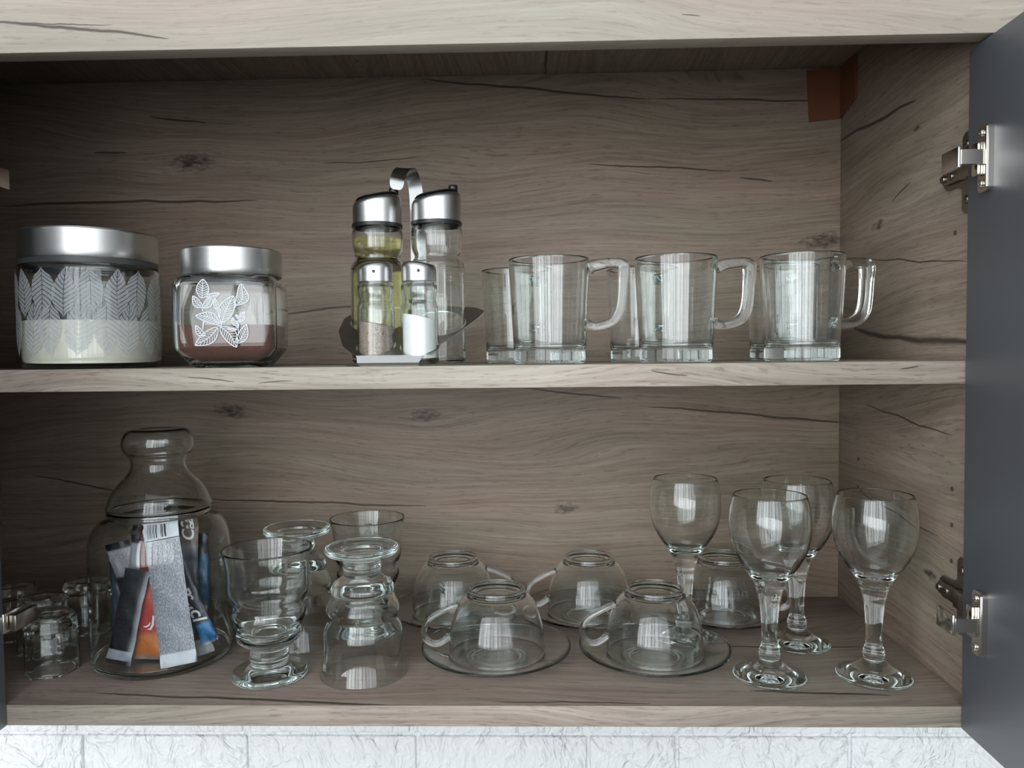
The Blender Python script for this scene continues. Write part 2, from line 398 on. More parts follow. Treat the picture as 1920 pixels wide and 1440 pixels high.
# shelf pin holes in the right side
HOLE = simple('hole_brown', (0.10, 0.06, 0.04), 0.9)
for yy in (0.04, 0.235):
    for zz in (0.112, 0.144, 0.176, 0.40):
        bm = bmesh.new(); b2 = bmesh.ops.create_cone(bm, cap_ends=True, segments=12, radius1=.0022, radius2=.0022, depth=.0006)
        bmesh.ops.rotate(bm, cent=(0, 0, 0), matrix=Matrix.Rotation(PI/2, 3, 'Y'), verts=b2['verts'])
        mesh_obj('pin_hole', bm, HOLE, sideR, 30, (-.0002, yy, zz))

# doors, opened square to the front
def door(pos, ang, sgn, zhinge):
    """door leaf starting at pos and running towards the viewer; sgn = side on which its inner face looks"""
    d = bmesh.new(); L = 0.40
    box(d, (sgn*-0.009, -L/2-0.001, (ZT-.003-TB)/2-0.0), (0.018, L, ZT-.003+TB), 0.0008)
    o = mesh_obj('door', d, GREYDOOR, cab, 30); o.location = pos; o.rotation_euler = (0, 0, ang)
    for zh in zhinge:
        # cup plate
        b1 = bmesh.new(); out = rsq(0.026, 0.0042, 6, 0.0075)
        prism(b1, [(p[1]-0.031, p[0]+zh) for p in out], 0, 0.0042, tf=lambda x, y, z: (sgn*z, x, y))
        box(b1, (sgn*0.003, -0.037, zh), (0.0052, 0.0022, 0.047), 0.0008)
        for q in (-1, 1): screw_mesh(b1, (sgn*0.0045, -0.029, zh+q*0.0195), (sgn, 0, 0), 0.0032)
        box(b1, (sgn*0.0055, -0.026, zh), (0.006, 0.010, 0.026), 0.002)
        hp = mesh_obj('hinge_plate', b1, NICKEL, o, 35)
        # arm bridging to the cabinet side
        b1 = bmesh.new()
        pts = [(0.004, -0.0355), (0.008, -0.0372), (0.0235, -0.0374), (0.0245, -0.034), (0.0245, -0.010), (0.022, -0.010), (0.0215, -0.031), (0.008, -0.0315), (0.004, -0.031)]
        prism(b1, [(sgn*x, y) for x, y in pts], zh-0.0055, zh+0.0055)
        box(b1, (sgn*0.0245, -0.024, zh), (0.003, 0.026, 0.0165), 0.001)
        mesh_obj('hinge_arm', b1, NICKEL, o, 35)
        b1 = bmesh.new(); box(b1, (sgn*0.0295, -0.018, zh-.001), (0.006, 0.028, 0.0135), 0.001)
        mesh_obj('hinge_cover', b1, NICKEL_D, o, 35) if sgn > 0 and zh < 0.2 else b1.free()
    return o
# right door looks to -x (sgn -1), left door to +x (sgn +1)
door((XDR, -0.0006, 0), math.atan2(-0.0020, 0.068), -1, (0.4465, 0.0815))
door((XDL, -0.0006, 0), 0, 1, (0.0835, 0.4465))
def mount(zm, side, s):
    b1 = bmesh.new()
    out = [(0.010, -0.030), (0.013, -0.0335), (0.022, -0.0335), (0.026, -0.030), (0.026, -0.013), (0.034, -0.0095), (0.050, -0.0095), (0.0545, -0.006), (0.0545, 0.006), (0.050, 0.0095), (0.034, 0.0095), (0.026, 0.013), (0.026, 0.030), (0.022, 0.0335), (0.013, 0.0335), (0.010, 0.030)]
    prism(b1, [(a, b+zm) for a, b in out], 0, 0.0025, tf=lambda x, y, z: (side-s*z, x, y))
    box(b1, (side-s*0.0045, 0.026, zm), (0.004, 0.050, 0.0110), 0.0015)
    box(b1, (side-s*0.0085, 0.004, zm), (0.007, 0.024, 0.0150), 0.0012)
    for yy, zz in ((0.018, 0.023), (0.018, -0.023), (0.049, 0.0), (0.036, 0.0)): screw_mesh(b1, (side-s*(0.003 if abs(zz) > 0 else 0.0065), yy, zm+zz), (-s, 0, 0), 0.0034)
    mesh_obj('mounting_plate', b1, NICKEL_D, sideR if s > 0 else sideL, 35)
    for q in (-1, 1):
        b1 = bmesh.new(); box(b1, (side-s*0.0022, 0.0100, zm+q*0.0225), (0.0045, 0.0022, 0.019), 0.0008)
        mesh_obj('plate_flange', b1, NICKEL, sideR if s > 0 else sideL, 35)
mount(0.4475, 0, 1); mount(0.0865, 0, 1)

# brown hanger cover wrapped in the upper right back corner
bm = bmesh.new()
prism(bm, [(-0.041, 0.6300), (-0.030, 0.6308), (-0.018, 0.6325), (-0.0015, 0.6325), (-0.0015, 0.5735), (-0.0380, 0.5700)], D-.0024, D-.0005, tf=lambda x, y, z: (x, z, y))
prism(bm, [(D-.0005, 0.6325), (0.2450, 0.6325), (0.2450, 0.5830), (0.2650, 0.5790), (D-.0005, 0.5735)], -0.0024, -0.0005, tf=lambda x, y, z: (z, x, y))
tag(mesh_obj('corner_cover', bm, simple('brown_plastic', (0.155, 0.055, 0.026), 0.45), None, 30), 'brown plastic cover strip folded into the upper back right corner', 'cover')

# ------------------------------------------------------------------ upper shelf
# canister with leaf print
FROST = bpy.data.materials.new('frosted_print'); FROST.use_nodes = True
nt_ = FROST.node_tree; t_ = NT(nt_); nt_.nodes.remove(nt_.nodes['Principled BSDF'])
tr = t_.n('ShaderNodeBsdfTransparent'); df = t_.n('ShaderNodeBsdfDiffuse'); df.inputs['Color'].default_value = (0.62, 0.66, 0.68, 1); ms = t_.n('ShaderNodeMixShader'); ms.inputs[0].default_value = 0.45
nt_.links.new(tr.outputs[0], ms.inputs[1]); nt_.links.new(df.outputs[0], ms.inputs[2]); nt_.links.new(ms.outputs[0], nt_.nodes['Material Output'].inputs['Surface'])
PRINT_W = simple('white_print', (0.80, 0.84, 0.88), 0.5)

can = empty('storage_canister', (-0.7808, 0.0690, ZS), (0, 0, 0))
tag(can, 'wide round glass canister with frosted leaf print and brushed steel lid', 'canister')
R0 = 0.0597
mesh_obj('glass_body', lathe([(0, 0.001), (0.052, 0.0006, 1), (0.0570, 0.003), (0.0594, 0.009), (R0, 0.016, 1), (R0, 0.084, 1), (0.0588, 0.0895), (0.0562, 0.0925, 1), (0.0562, 0.104, 1),
    (0.0540, 0.104, 1), (0.0540, 0.0925), (0.0562, 0.089), (0.0572, 0.083, 1), (0.0572, 0.014, 1), (0.0560, 0.0062), (0.052, 0.0036), (0, 0.0034)], 96), GLASS, can)
mesh_obj('lid', lathe([(0, 0.1238), (0.052, 0.1238), (0.0575, 0.1233), (0.0585, 0.1218), (0.0585, 0.1200, 1), (0.0585, 0.0985, 1), (0.0579, 0.0976, 1), (0.0568, 0.0986, 1), (0.0568, 0.118, 1), (0.054, 0.1205, 1), (0, 0.1205)], 96, k=3), STEEL, can)
mesh_obj('seal_ring', lathe([(0.0550, 0.0930, 1), (0.0580, 0.0930, 1), (0.0580, 0.0982, 1), (0.0550, 0.0982, 1)], 96, k=1, closed=True), simple('seal_grey', (0.05, 0.055, 0.055), 0.4), can)
# the print: filled half blades between the veins
def leafp(bt, tip, wd, bend, nv, gap, put, bm, rim=0.0):
    b = Vector(bt); t = Vector(tip); ax = t-b; L = ax.length; a = ax/L; n = Vector((-a.y, a.x))
    def mid(s): return b + a*(L*s) + n*(bend*4*s*(1-s))
    def half(s): return wd/2*math.sin(PI*min(max(s, 0), 1)**0.85)**0.9 if 0 < s < 1 else 0.0
    for sd in (-1, 1):
        for i in range(nv):
            s0 = i/nv; s1 = (i+1)/nv - gap
            pts = []
            sk = 0.16
            K = 4
            lo = [mid(s0+(0 if j == 0 else 0) + (sk*j/K)) * 1 for j in range(K+1)]
            low, hi = [], []
            for j in range(K+1):
                q = j/K
                for (ss, arr) in ((s0, low), (s1, hi)):
                    s_ = min(ss + sk*q, 0.995); h_ = half(s_)
                    off = gap*L*0.35
                    arr.append(mid(s_) + n*sd*(off + max(h_-off, 0)*q))
            poly = low + hi[::-1]
            vs = [bm.verts.new(put(p)) for p in poly]
            for j in range(K):
                try: bm.faces.new((vs[j], vs[j+1], vs[2*K+1-(j+1)], vs[2*K+1-j]))
                except Exception: pass
bm = bmesh.new()
Rp = R0+0.00025
def putc(p):
    a = p.x/Rp; return Vector((Rp*math.sin(a), -Rp*math.cos(a), p.y))
ncol = 18; dx = 2*PI*Rp/ncol; random.seed(4)
for i in range(ncol):
    for row, (z0, z1) in enumerate(((0.0110, 0.058), (0.045, 0.0885))):
        x = (i + (0.5 if row else 0))*dx; up = (i % 2) ^ row
        wd_ = dx*(1.02+random.uniform(-.08, .08))
        a_, b_ = ((x+random.uniform(-.003, .003), z0), (x+random.uniform(-.003, .003), z1))
        if not up: a_, b_ = b_, a_
        leafp(a_, b_, wd_, random.uniform(-.002, .002), 11, 0.018, putc, bm)
mesh_obj('leaf_print', bm, FROST, can, 0)
SUGAR = simple('sugar_white', (0.74, 0.72, 0.62), 0.9)
tag(mesh_obj('sugar', lathe([(0, 0.0037), (0.0515, 0.0040), (0.0553, 0.0068), (0.0567, 0.015), (0.0567, 0.043, 1), (0.030, 0.0440), (0, 0.0445)], 72), SUGAR, None, 40, (-0.7808, 0.0690, ZS)),
    'white sugar filling the lower half of the round canister', 'sugar', kind='stuff')

# square jar with coffee
JROT = math.radians(10)
jar = empty('square_jar', (-0.6420, 0.0570, ZS), (0, 0, JROT))
tag(jar, 'squarish glass jar with white leaf drawing and steel lid beside the canister', 'jar')
def ring(z, a, c): return [Vector((x, y, z)) for x, y in rsq(a, c)]
out = [(0.0012, 0.028, 0.012), (0.0000, 0.031, 0.013), (0.0030, 0.0335, 0.013), (0.0160, 0.0425, 0.010), (0.0185, 0.0432, 0.009), (0.0450, 0.0436, 0.009), (0.0720, 0.0432, 0.010), (0.0775, 0.0420, 0.014), (0.0805, 0.0395, 0.020), (0.0815, 0.0385, 0.0375), (0.0880, 0.0385, 0.0380)]
inn = [(0.0880, 0.0360, 0.0355), (0.0800, 0.0360, 0.0350), (0.0785, 0.0370, 0.019), (0.0755, 0.0392, 0.013), (0.0700, 0.0404, 0.009), (0.0450, 0.0408, 0.008), (0.0190, 0.0404, 0.008), (0.0165, 0.0398, 0.008), (0.0060, 0.0320, 0.010), (0.0050, 0.0290, 0.010)]
bm = bmesh.new()
rings_mesh(bm, [[Vector((0, 0, 0.0014))]]+[ring(*a) for a in out]+[ring(*a) for a in inn]+[[Vector((0, 0, 0.0048))]])
mesh_obj('glass_body', bm, GLASS, jar, 50)
mesh_obj('lid', lathe([(0, 0.1055), (0.038, 0.1055), (0.0430, 0.1048), (0.0437, 0.1032), (0.0437, 0.1000, 1), (0.0437, 0.0825, 1), (0.0432, 0.0818, 1), (0.0422, 0.0825, 1), (0.0422, 0.100, 1), (0.039, 0.1025, 1), (0, 0.1025)], 80, k=3), STEEL, jar)
bm = bmesh.new()
def putj(p): return Vector((p.x, -0.0440, p.y))
def J(x, y): return Vector(((320+x/7.2-419)/2180.0+0.000, (690-(500+y/7.2))/2180.0))
def strip(bm, pts, wd, put):
    L = []
    for i, p in enumerate(pts):
        a = pts[max(i-1, 0)]; b = pts[min(i+1, len(pts)-1)]; d = (b-a)
        if d.length < 1e-9: continue
        d.normalize(); n = Vector((-d.y, d.x))*wd/2
        L.append((bm.verts.new(put(p+n)), bm.verts.new(put(p-n))))
    for (a, b), (c, d) in zip(L, L[1:]): bm.faces.new((a, b, d, c))
def leafl(bm, tip, base, wd, bend=0.0, nv=6, lw=0.00055):
    t = J(*tip); b = J(*base); wd = wd/7.2/2180.0; ax = t-b; L = ax.length; a = ax/L; n = Vector((-a.y, a.x)); bend *= L
    mid = lambda s: b+a*(L*s)+n*(bend*math.sin(PI*s*1.2))
    half = lambda s: wd/2*(math.sin(PI*s**0.9)**0.8 if 0 < s < 1 else 0)
    K = 14
    for sd in (-1, 1):
        strip(bm, [mid(i/K)+n*sd*half(i/K) for i in range(K+1)], lw*1.25, putj)
        for v in range(1, nv):
            s = v/nv*0.85; s2 = min(s+0.17, 0.97)
            if half(s2) > lw: strip(bm, [mid(s), mid((s+s2)/2)+n*sd*half((s+s2)/2)*0.5, mid(s2)+n*sd*half(s2)], lw*0.75, putj)
    strip(bm, [mid(i/K) for i in range(K+1)], lw, putj)
for tp, bs, wd_, bd, nv in (((470, 175), (455, 430), 160, 0.0, 7), ((325, 405), (455, 555), 95, .08, 6), ((590, 420), (460, 560), 95, -.05, 6), ((680, 375), (500, 400), 70, -.08, 5), ((372, 645), (668, 778), 140, -.10, 8),
    ((603, 432), (675, 600), 62, .05, 4), ((848, 395), (700, 755), 190, .03, 9), ((985, 245), (888, 525), 160, -.16, 8), ((1000, 612), (928, 700), 42, 0, 3), ((1005, 675), (928, 745), 42, 0, 3), ((878, 652), (925, 705), 34, 0, 3),
    ((840, 690), (862, 800), 44, 0, 3), ((882, 735), (905, 835), 44, 0, 3), ((765, 838), (892, 852), 34, 0, 3), ((352, 800), (480, 935), 85, .10, 5), ((358, 1072), (645, 825), 165, .06, 8), ((895, 1080), (675, 815), 170, .08, 8), ((1030, 792), (878, 1035), 125, -.08, 7)):
    leafl(bm, tp, bs, wd_, bd, nv)
for pts in (((455, 555), (455, 600)), ((676, 600), (672, 700), (690, 790)), ((888, 520), (868, 560)), ((922, 690), (905, 780), (912, 900)), ((466, 730), (458, 780), (452, 845)), ((700, 755), (690, 800), (640, 800))):
    strip(bm, [J(*p) for p in pts], 0.0007, putj)
mesh_obj('leaf_drawing', bm, PRINT_W, jar, 0)
bm = bmesh.new()
ci = [(0.0056, 0.029, 0.0098), (0.0068, 0.0318, 0.0098), (0.0168, 0.0394, 0.0078), (0.0190, 0.0400, 0.0078), (0.0372, 0.0404, 0.0078)]
rings_mesh(bm, [ring(*a) for a in ci]+[[Vector((0, 0, 0.0385))]])
m_, nt_, b_ = newmat('coffee_powder'); t_ = NT(nt_); tc = t_.n('ShaderNodeTexCoord')
nt_.links.new(t_.ramp(t_.noise(tc.outputs['Object'], 900, 3), [(0.3, (0.085, 0.030, 0.021)), (0.7, (0.16, 0.062, 0.044))]), b_.inputs['Base Color']); b_.inputs['Roughness'].default_value = 0.9
cf_ = mesh_obj('ground_coffee', bm, m_, None, 50, (-0.6420, 0.0570, ZS)); cf_.rotation_euler = (0, 0, JROT)
tag(cf_, 'reddish brown powder in the bottom of the square leaf jar', 'coffee', kind='stuff')

# cruet stand and its four bottles
st = empty('cruet_stand', (-0.485, 0.060, ZS)); SX, SY, SZ = -0.485, 0.060, ZS
tag(st, 'folded steel cruet stand with tall hooked handle holding two bottles and two shakers', 'stand')
L_ = lambda x, y, z: (x-SX, y-SY, z-SZ)
BR, BL_ = (-0.4563, 0.0740), (-0.5132, 0.0820); SHL, SHR = (-0.5055, 0.0300), (-0.4668, 0.0285)
bm = bmesh.new()
ol = [(-0.516, 0.0105), (-0.466, 0.0105), (-0.445, 0.030), (-0.418, 0.085), (-0.416, 0.096), (-0.425, 0.108), (-0.47, 0.116), (-0.52, 0.112), (-0.538, 0.098), (-0.540, 0.070), (-0.533, 0.035)]
prism(bm, ol, SZ+.0003, SZ+.0011, tf=lambda x, y, z: L_(x, y, z))
mesh_obj('base_plate', bm, STEEL_P, st, 30)
def circ(c, r, n=32): return [(c[0]+r*math.cos(2*PI*i/n), c[1]+r*math.sin(2*PI*i/n)) for i in range(n)]
bm = bmesh.new()
zt = lambda y: SZ+0.0082+max(y-0.0118, 0)*0.48
arc = [(-0.5192, 0.0118), (-0.461, 0.0118), (-0.452, 0.028), (-0.4385, 0.050), (-0.4190, 0.0850), (-0.4140, 0.1000), (-0.4240, 0.1080), (-0.4560, 0.1120), (-0.5000, 0.1120), (-0.5380, 0.1040), (-0.5470, 0.0850), (-0.5460, 0.0600), (-0.5360, 0.0320)]
holes = [circ(BR, 0.0264), circ(BL_, 0.0264), circ(SHL, 0.0174), circ(SHR, 0.0174)]
prism(bm, arc, 0, 0.0009, holes, tf=lambda x, y, z: L_(x, y, zt(y)+z))
mesh_obj('holder_plate', bm, STEEL_P, st, 20)
bm = bmesh.new()
lip = [[L_(-0.5192, 0.0118, SZ+0.0090), L_(-0.461, 0.0118, SZ+0.0090)], [L_(-0.5186, 0.0106, SZ+0.0086), L_(-0.4616, 0.0106, SZ+0.0086)], [L_(-0.5175, 0.0070, SZ+0.0030), L_(-0.4648, 0.0070, SZ+0.0030)], [L_(-0.5165, 0.0105, SZ+0.0004), L_(-0.4655, 0.0105, SZ+0.0004)]]
fr = [[Vector(p) for p in r] for r in lip]; bk = [[p+Vector((0, 0.0008, 0)) for p in r] for r in fr]
loop = fr + bk[::-1]
rings_mesh(bm, [[a, b] for a, b in loop[:1]]) if False else None
vs = [[bm.verts.new(p) for p in r] for r in loop]
for i in range(len(vs)):
    a, b = vs[i], vs[(i+1) % len(vs)]; bm.faces.new((a[0], a[1], b[1], b[0]))
bm.faces.new([r[0] for r in vs]); bm.faces.new([r[1] for r in reversed(vs)])
mesh_obj('front_lip', bm, simple('satin_steel', (0.72, 0.72, 0.72), 0.32, 1.0), st, 15)
# hooked strip handle
bm = bmesh.new()
hp = [(-0.4800, 0.1130, 0.0015), (-0.4800, 0.1130, 0.060), (-0.4800, 0.1120, 0.120), (-0.4802, 0.1110, 0.160), (-0.4815, 0.1080, 0.1760), (-0.4850, 0.1000, 0.1860), (-0.4895, 0.0900, 0.1850), (-0.4930, 0.0820, 0.1760), (-0.4945, 0.0800, 0.1640)]
P_ = cr_path(hp, 6); rings = []
for i, p in enumerate(P_):
    a = Vector(P_[max(i-1, 0)]); b = Vector(P_[min(i+1, len(P_)-1)]); t = (b-a).normalized(); wv = Vector((1, 0.25, 0)); wv = (wv-t*wv.dot(t)).normalized(); nv = t.cross(wv)
    wd_ = 0.0066
    if i >= len(P_)-5: wd_ = 0.0066*math.sqrt(max(1-((i-(len(P_)-5))/4.6)**2, 0.02))
    c = Vector(L_(p[0], p[1], SZ+p[2]))
    rings.append([c+wv*wd_+nv*.0005, c-wv*wd_+nv*.0005, c-wv*wd_-nv*.0005, c+wv*wd_-nv*.0005])
rings_mesh(bm, rings); mesh_obj('handle', bm, steelmat('handle_steel', (0.40, 0.40, 0.39), 0.22), st, 35)

def slant_cap(name, r, z0, zl, rise, parent, mat, wall=0.0008):
    """cylinder cap whose top slopes up towards +x"""
    bm = bmesh.new(); prof = [(r, z0, 0), (r, zl-0.0055, 0), (r*0.995, zl-0.0035, .6), (r*0.95, zl-0.0012, .9), (r*0.86, zl, 1), (r*0.5, zl+0.0012, 1), (0, zl+0.0016, 1)]
    n = 48; rings = []
    for rr, z, k in prof:
        if rr == 0: rings.append([Vector((0, 0, z))]); continue
        rings.append([Vector((rr*math.cos(2*PI*i/n), rr*math.sin(2*PI*i/n), z+rise*(rr/r)*math.cos(2*PI*i/n)*(1 if z > z0+.001 else 0))) for i in range(n)])
    rings_mesh(bm, rings, cap0=True)
    return mesh_obj(name, bm, mat, parent, 40)
def bottle(c, rot, label, capr=0.0227):
    t = empty('cruet_bottle', (c[0], c[1], SZ+0.0013), (0, 0, rot)); tag(t, label, 'bottle', 'tall bottles in the cruet stand')
    o_ = [(0, 0.0015), (0.018, 0.0006), (0.0230, 0.0006), (0.0252, 0.004), (0.0255, 0.010), (0.0255, 0.080), (0.0252, 0.0880), (0.0240, 0.0935), (0.0215, 0.0965), (0.0205, 0.0990), (0.0213, 0.1015), (0.0232, 0.1060), (0.0238, 0.1120), (0.0238, 0.1190), (0.0232, 0.1240), (0.0222, 0.1270, 1), (0.0222, 0.1300, 1)]
    i_ = [(0.0200, 0.1300, 1), (0.0200, 0.1265), (0.0212, 0.1230), (0.0218, 0.1185), (0.0218, 0.1120), (0.0212, 0.1068), (0.0195, 0.1025), (0.0187, 0.0990), (0.0196, 0.0958), (0.0222, 0.0922), (0.0232, 0.0875), (0.0235, 0.080), (0.0235, 0.012), (0.0230, 0.0075), (0.0200, 0.0058), (0, 0.0055)]
    mesh_obj('glass_body', lathe(o_+i_, 56, k=3), GLASS, t)
    mesh_obj('collar', lathe([(0.0205, 0.1275, 1), (0.0236, 0.1275, 1), (0.0236, 0.1305, 1), (0.0205, 0.1305, 1)], 48, k=1, closed=True), BLACKP, t)
    slant_cap('cap', capr, 0.1305, 0.1545, 0.0042, t, STEEL)
    bm = bmesh.new(); lathe([(0, 0.1510), (0.0042, 0.1510, 1), (0.0044, 0.1622), (0.0038, 0.1652), (0, 0.1660)], 20, bm, 2, (0.0158, 0))
    mesh_obj('spout', bm, BLACKP, t)
    bm = bmesh.new(); lathe([(0, 0.1548), (0.0185, 0.1548), (0.0188, 0.1560), (0.0165, 0.1572), (0, 0.158)], 32, bm, 2)
    for v in bm.verts: v.co.z += 0.0042*(v.co.x/capr)*0.95+0.0005
    mesh_obj('cap_top', bm, BLACKP, t)
    return t
bottle(BR, math.radians(12), 'empty tall clear bottle at the right of the steel cruet stand')
bottle(BL_, math.radians(10), 'tall bottle of yellow green oil at the left of the cruet stand')
oil = mesh_obj('oil', lathe([(0, 0.0058), (0.0200, 0.0061), (0.0228, 0.0078), (0.0233, 0.0120), (0.0233, 0.080), (0.0230, 0.0873), (0.0220, 0.0918), (0.0194, 0.0956), (0.0185, 0.0990), (0.0193, 0.1027), (0.0210, 0.1070), (0.0216, 0.1120), (0.0216, 0.1165, 1), (0, 0.1165)], 48, k=3), OIL, None, 40, (BL_[0], BL_[1], SZ+0.0013))
tag(oil, 'yellow green oil inside the left tall cruet bottle', 'oil', kind='stuff')
def shaker(c, rot, label):
    t = empty('shaker', (c[0], c[1], SZ+0.0013), (0, 0, rot)); tag(t, label, 'shaker', 'small shakers in the cruet stand')
    o_ = [(0, 0.0012), (0.012, 0.0006), (0.0150, 0.0006), (0.0161, 0.003), (0.0164, 0.008), (0.0164, 0.044), (0.0160, 0.0505), (0.0148, 0.0540), (0.0141, 0.0560), (0.0146, 0.0585), (0.0155, 0.0620), (0.0157, 0.0660), (0.0154, 0.0700), (0.0146, 0.0710, 1), (0.0146, 0.0725, 1)]
    i_ = [(0.0130, 0.0725, 1), (0.0130, 0.0700), (0.0140, 0.0660), (0.0138, 0.0620), (0.0130, 0.0588), (0.0126, 0.0560), (0.0133, 0.0530), (0.0144, 0.0497), (0.0148, 0.044), (0.0148, 0.009), (0.0142, 0.0055), (0.0120, 0.0042), (0, 0.0040)]
    mesh_obj('glass_body', lathe(o_+i_, 48, k=3), GLASS, t)
    slant_cap('cap', 0.0152, 0.0720, 0.0875, 0.0018, t, STEEL)
    bm = bmesh.new(); b2 = bmesh.ops.create_cone(bm, cap_ends=True, segments=16, radius1=.0014, radius2=.0014, depth=.0008)
    bmesh.ops.rotate(bm, cent=(0, 0, 0), matrix=Matrix.Rotation(PI/2, 3, 'X'), verts=bm.verts); bmesh.ops.translate(bm, vec=(0, -0.0154, 0.0800), verts=bm.verts)
    bmesh.ops.rotate(bm, cent=(0, 0, 0), matrix=Matrix.Rotation(-rot+0.12, 3, 'Z'), verts=bm.verts)
    mesh_obj('pour_hole', bm, BLACKP, t)
    return t
shaker(SHL, 0.0, 'small shaker of speckled ground pepper in the cruet stand')
shaker(SHR, PI, 'small shaker of white salt in the cruet stand')
m_, nt_, b_ = newmat('ground_pepper'); t_ = NT(nt_); tc = t_.n('ShaderNodeTexCoord')
nt_.links.new(t_.ramp(t_.noise(tc.outputs['Object'], 1500, 3, 0.7), [(0.36, (0.05, 0.035, 0.025)), (0.48, (0.27, 0.21, 0.17)), (0.60, (0.50, 0.42, 0.35))]), b_.inputs['Base Color']); b_.inputs['Roughness'].default_value = 0.9
def fill(name, c, h, rise, mat, label, cat):
    bm = lathe([(0, 0.0042), (0.0118, 0.0044), (0.0140, 0.0058), (0.0146, 0.0090), (0.0146, h, 1), (0.007, h+.0008), (0, h+.001)], 40, None, 2)
    for v in bm.verts:
        if v.co.z > h-.001: v.co.z += rise*v.co.x/0.0146
    tag(mesh_obj(name, bm, mat, None, 40, (c[0], c[1], SZ+0.0013)), label, cat, kind='stuff')
fill('ground_pepper', SHL, 0.0355, -0.003, m_, 'speckled brown ground pepper in the left shaker', 'pepper')
fill('salt', SHR, 0.0415, -0.0030, simple('salt_white', (0.88, 0.88, 0.87), 0.9), 'white salt heaped in the right shaker', 'salt')

# glass mugs
def make_mug(loc, rot, label):
    t = empty('glass_mug', loc, (0, 0, rot)); tag(t, label, 'mug', 'clear glass mugs on the upper shelf')
    mesh_obj('body', lathe([(0, 0.0016), (0.024, 0.0008), (0.0295, 0.0004), (0.0312, 0.0022), (0.0318, 0.0050), (0.0317, 0.0125), (0.0322, 0.0150), (0.0330, 0.0300), (0.0346, 0.0600), (0.0360, 0.0880), (0.0360, 0.0920), (0.0353, 0.0930), (0.0346, 0.0922), (0.0342, 0.0880), (0.0326, 0.0600), (0.0310, 0.0300), (0.0300, 0.0175), (0.0285, 0.0140), (0.024, 0.0126), (0, 0.0120)], 72, k=4), GLASS, t)
    bm = bmesh.new()
    sec = [(x, y) for x, y in rsq(0.0045, 0.0022, 3, 0.0062)]
    sweep_xz(bm, [(0.0355, 0.0840, 1.25, 1.15), (0.0420, 0.0865, 1.1, 1.05), (0.0540, 0.0880, .95, 1), (0.0622, 0.0875, 1.0, 1), (0.0655, 0.0835, 1.2, 1), (0.0650, 0.0720, 1.0, .95), (0.0640, 0.0560, .95, .95), (0.0615, 0.0440, 1, .95), (0.0555, 0.0370, 1, .95), (0.0460, 0.0335, .95, 1), (0.0380, 0.0330, 1.0, 1.05), (0.0335, 0.0345, 1.25, 1.15)], sec, 5)
    mesh_obj('handle', bm, GLASS, t, 50)
    return t
GM = 'clear glass mugs on the upper shelf'
mug = make_mug((-0.3530, 0.0450, ZS), math.radians(-8), 'front glass mug nearest the cruet stand, handle to the right')
dup(mug, (-0.2410, 0.0450, ZS), (0, 0, math.radians(2)), 'middle one of the three front glass mugs')
dup(mug, (-0.1306, 0.0440, ZS), (0, 0, math.radians(14)), 'front glass mug nearest the open right door')
dup(mug, (-0.3830, 0.1350, ZS), (0, 0, math.radians(62)), 'back glass mug half hidden behind the mug nearest the cruet stand')
dup(mug, (-0.2570, 0.1400, ZS), (0, 0, math.radians(58)), 'back glass mug half hidden behind the middle front mug')
dup(mug, (-0.1160, 0.1400, ZS), (0, 0, math.radians(60)), 'back glass mug behind the mug nearest the right door')

# ------------------------------------------------------------------ lower shelf
WINE = lathe([(0, 0.0022), (0.022, 0.0012), (0.0320, 0.0004), (0.0345, 0.0012), (0.0344, 0.0026), (0.0310, 0.0042), (0.0220, 0.0078), (0.0145, 0.0120), (0.0102, 0.0165), (0.0094, 0.0185), (0.0100, 0.0200), (0.0098, 0.0245), (0.0078, 0.0300), (0.0074, 0.0400), (0.0080, 0.0540), (0.0092, 0.0650), (0.0106, 0.0715), (0.0118, 0.0770), (0.0140, 0.0850), (0.0205, 0.0952), (0.0282, 0.1055), (0.0348, 0.1180), (0.0379, 0.1310), (0.0386, 0.1420), (0.0378, 0.1545), (0.0356, 0.1645), (0.0345, 0.1676), (0.0341, 0.1681), (0.0336, 0.1676),
    (0.0346, 0.1640), (0.0367, 0.1543), (0.0374, 0.1420), (0.0367, 0.1315), (0.0336, 0.1192), (0.0272, 0.1078), (0.0195, 0.0985), (0.0110, 0.0935), (0, 0.0922)], 72, k=4)
for v in WINE.verts: v.co.x *= 0.94; v.co.y *= 0.94
wg = mesh_obj('wine_glass', WINE, GLASS, None, 60, (-0.1533, 0.0597, 0.0002))
tag(wg, 'front stemmed wine glass to the left, beside the right cup and saucer', 'wine glass', 'stemmed wine glasses at the right of the lower shelf')
dup(wg, (-0.2110, 0.1560, 0.0002), None, 'leftmost wine glass, standing behind the right front cup')
dup(wg, (-0.1010, 0.1400, 0.0002), None, 'back wine glass seen between the two front wine glasses')
dup(wg, (-0.0587, 0.0594, 0.0002), None, 'rightmost wine glass, in front near the lower hinge')

# inverted cups on saucers
SAUC = lathe([(0, 0.0032), (0.022, 0.0028), (0.0250, 0.0004), (0.0275, 0.0003), (0.0300, 0.0040), (0.040, 0.0052), (0.055, 0.0068), (0.066, 0.0098), (0.0738, 0.0138), (0.0745, 0.0150), (0.0736, 0.0158), (0.0655, 0.0122), (0.055, 0.0092), (0.040, 0.0075), (0.028, 0.0066), (0.022, 0.0060), (0, 0.0058)], 96, k=3)
for v in SAUC.verts: v.co.x *= 0.973; v.co.y *= 0.973
sau = mesh_obj('saucer', SAUC, GLASS_S, None, 60, (-0.4062, 0.0965, 0.0002))
tag(sau, 'clear saucer under the left front upturned cup', 'saucer', 'clear glass saucers on the lower shelf')
CZ = 0.0084
cup = empty('glass_cup', (-0.4055, 0.0975, CZ), (0, 0, math.radians(186)))
tag(cup, 'left front glass cup upside down on its saucer, handle to the left', 'cup', 'upturned glass cups on saucers')
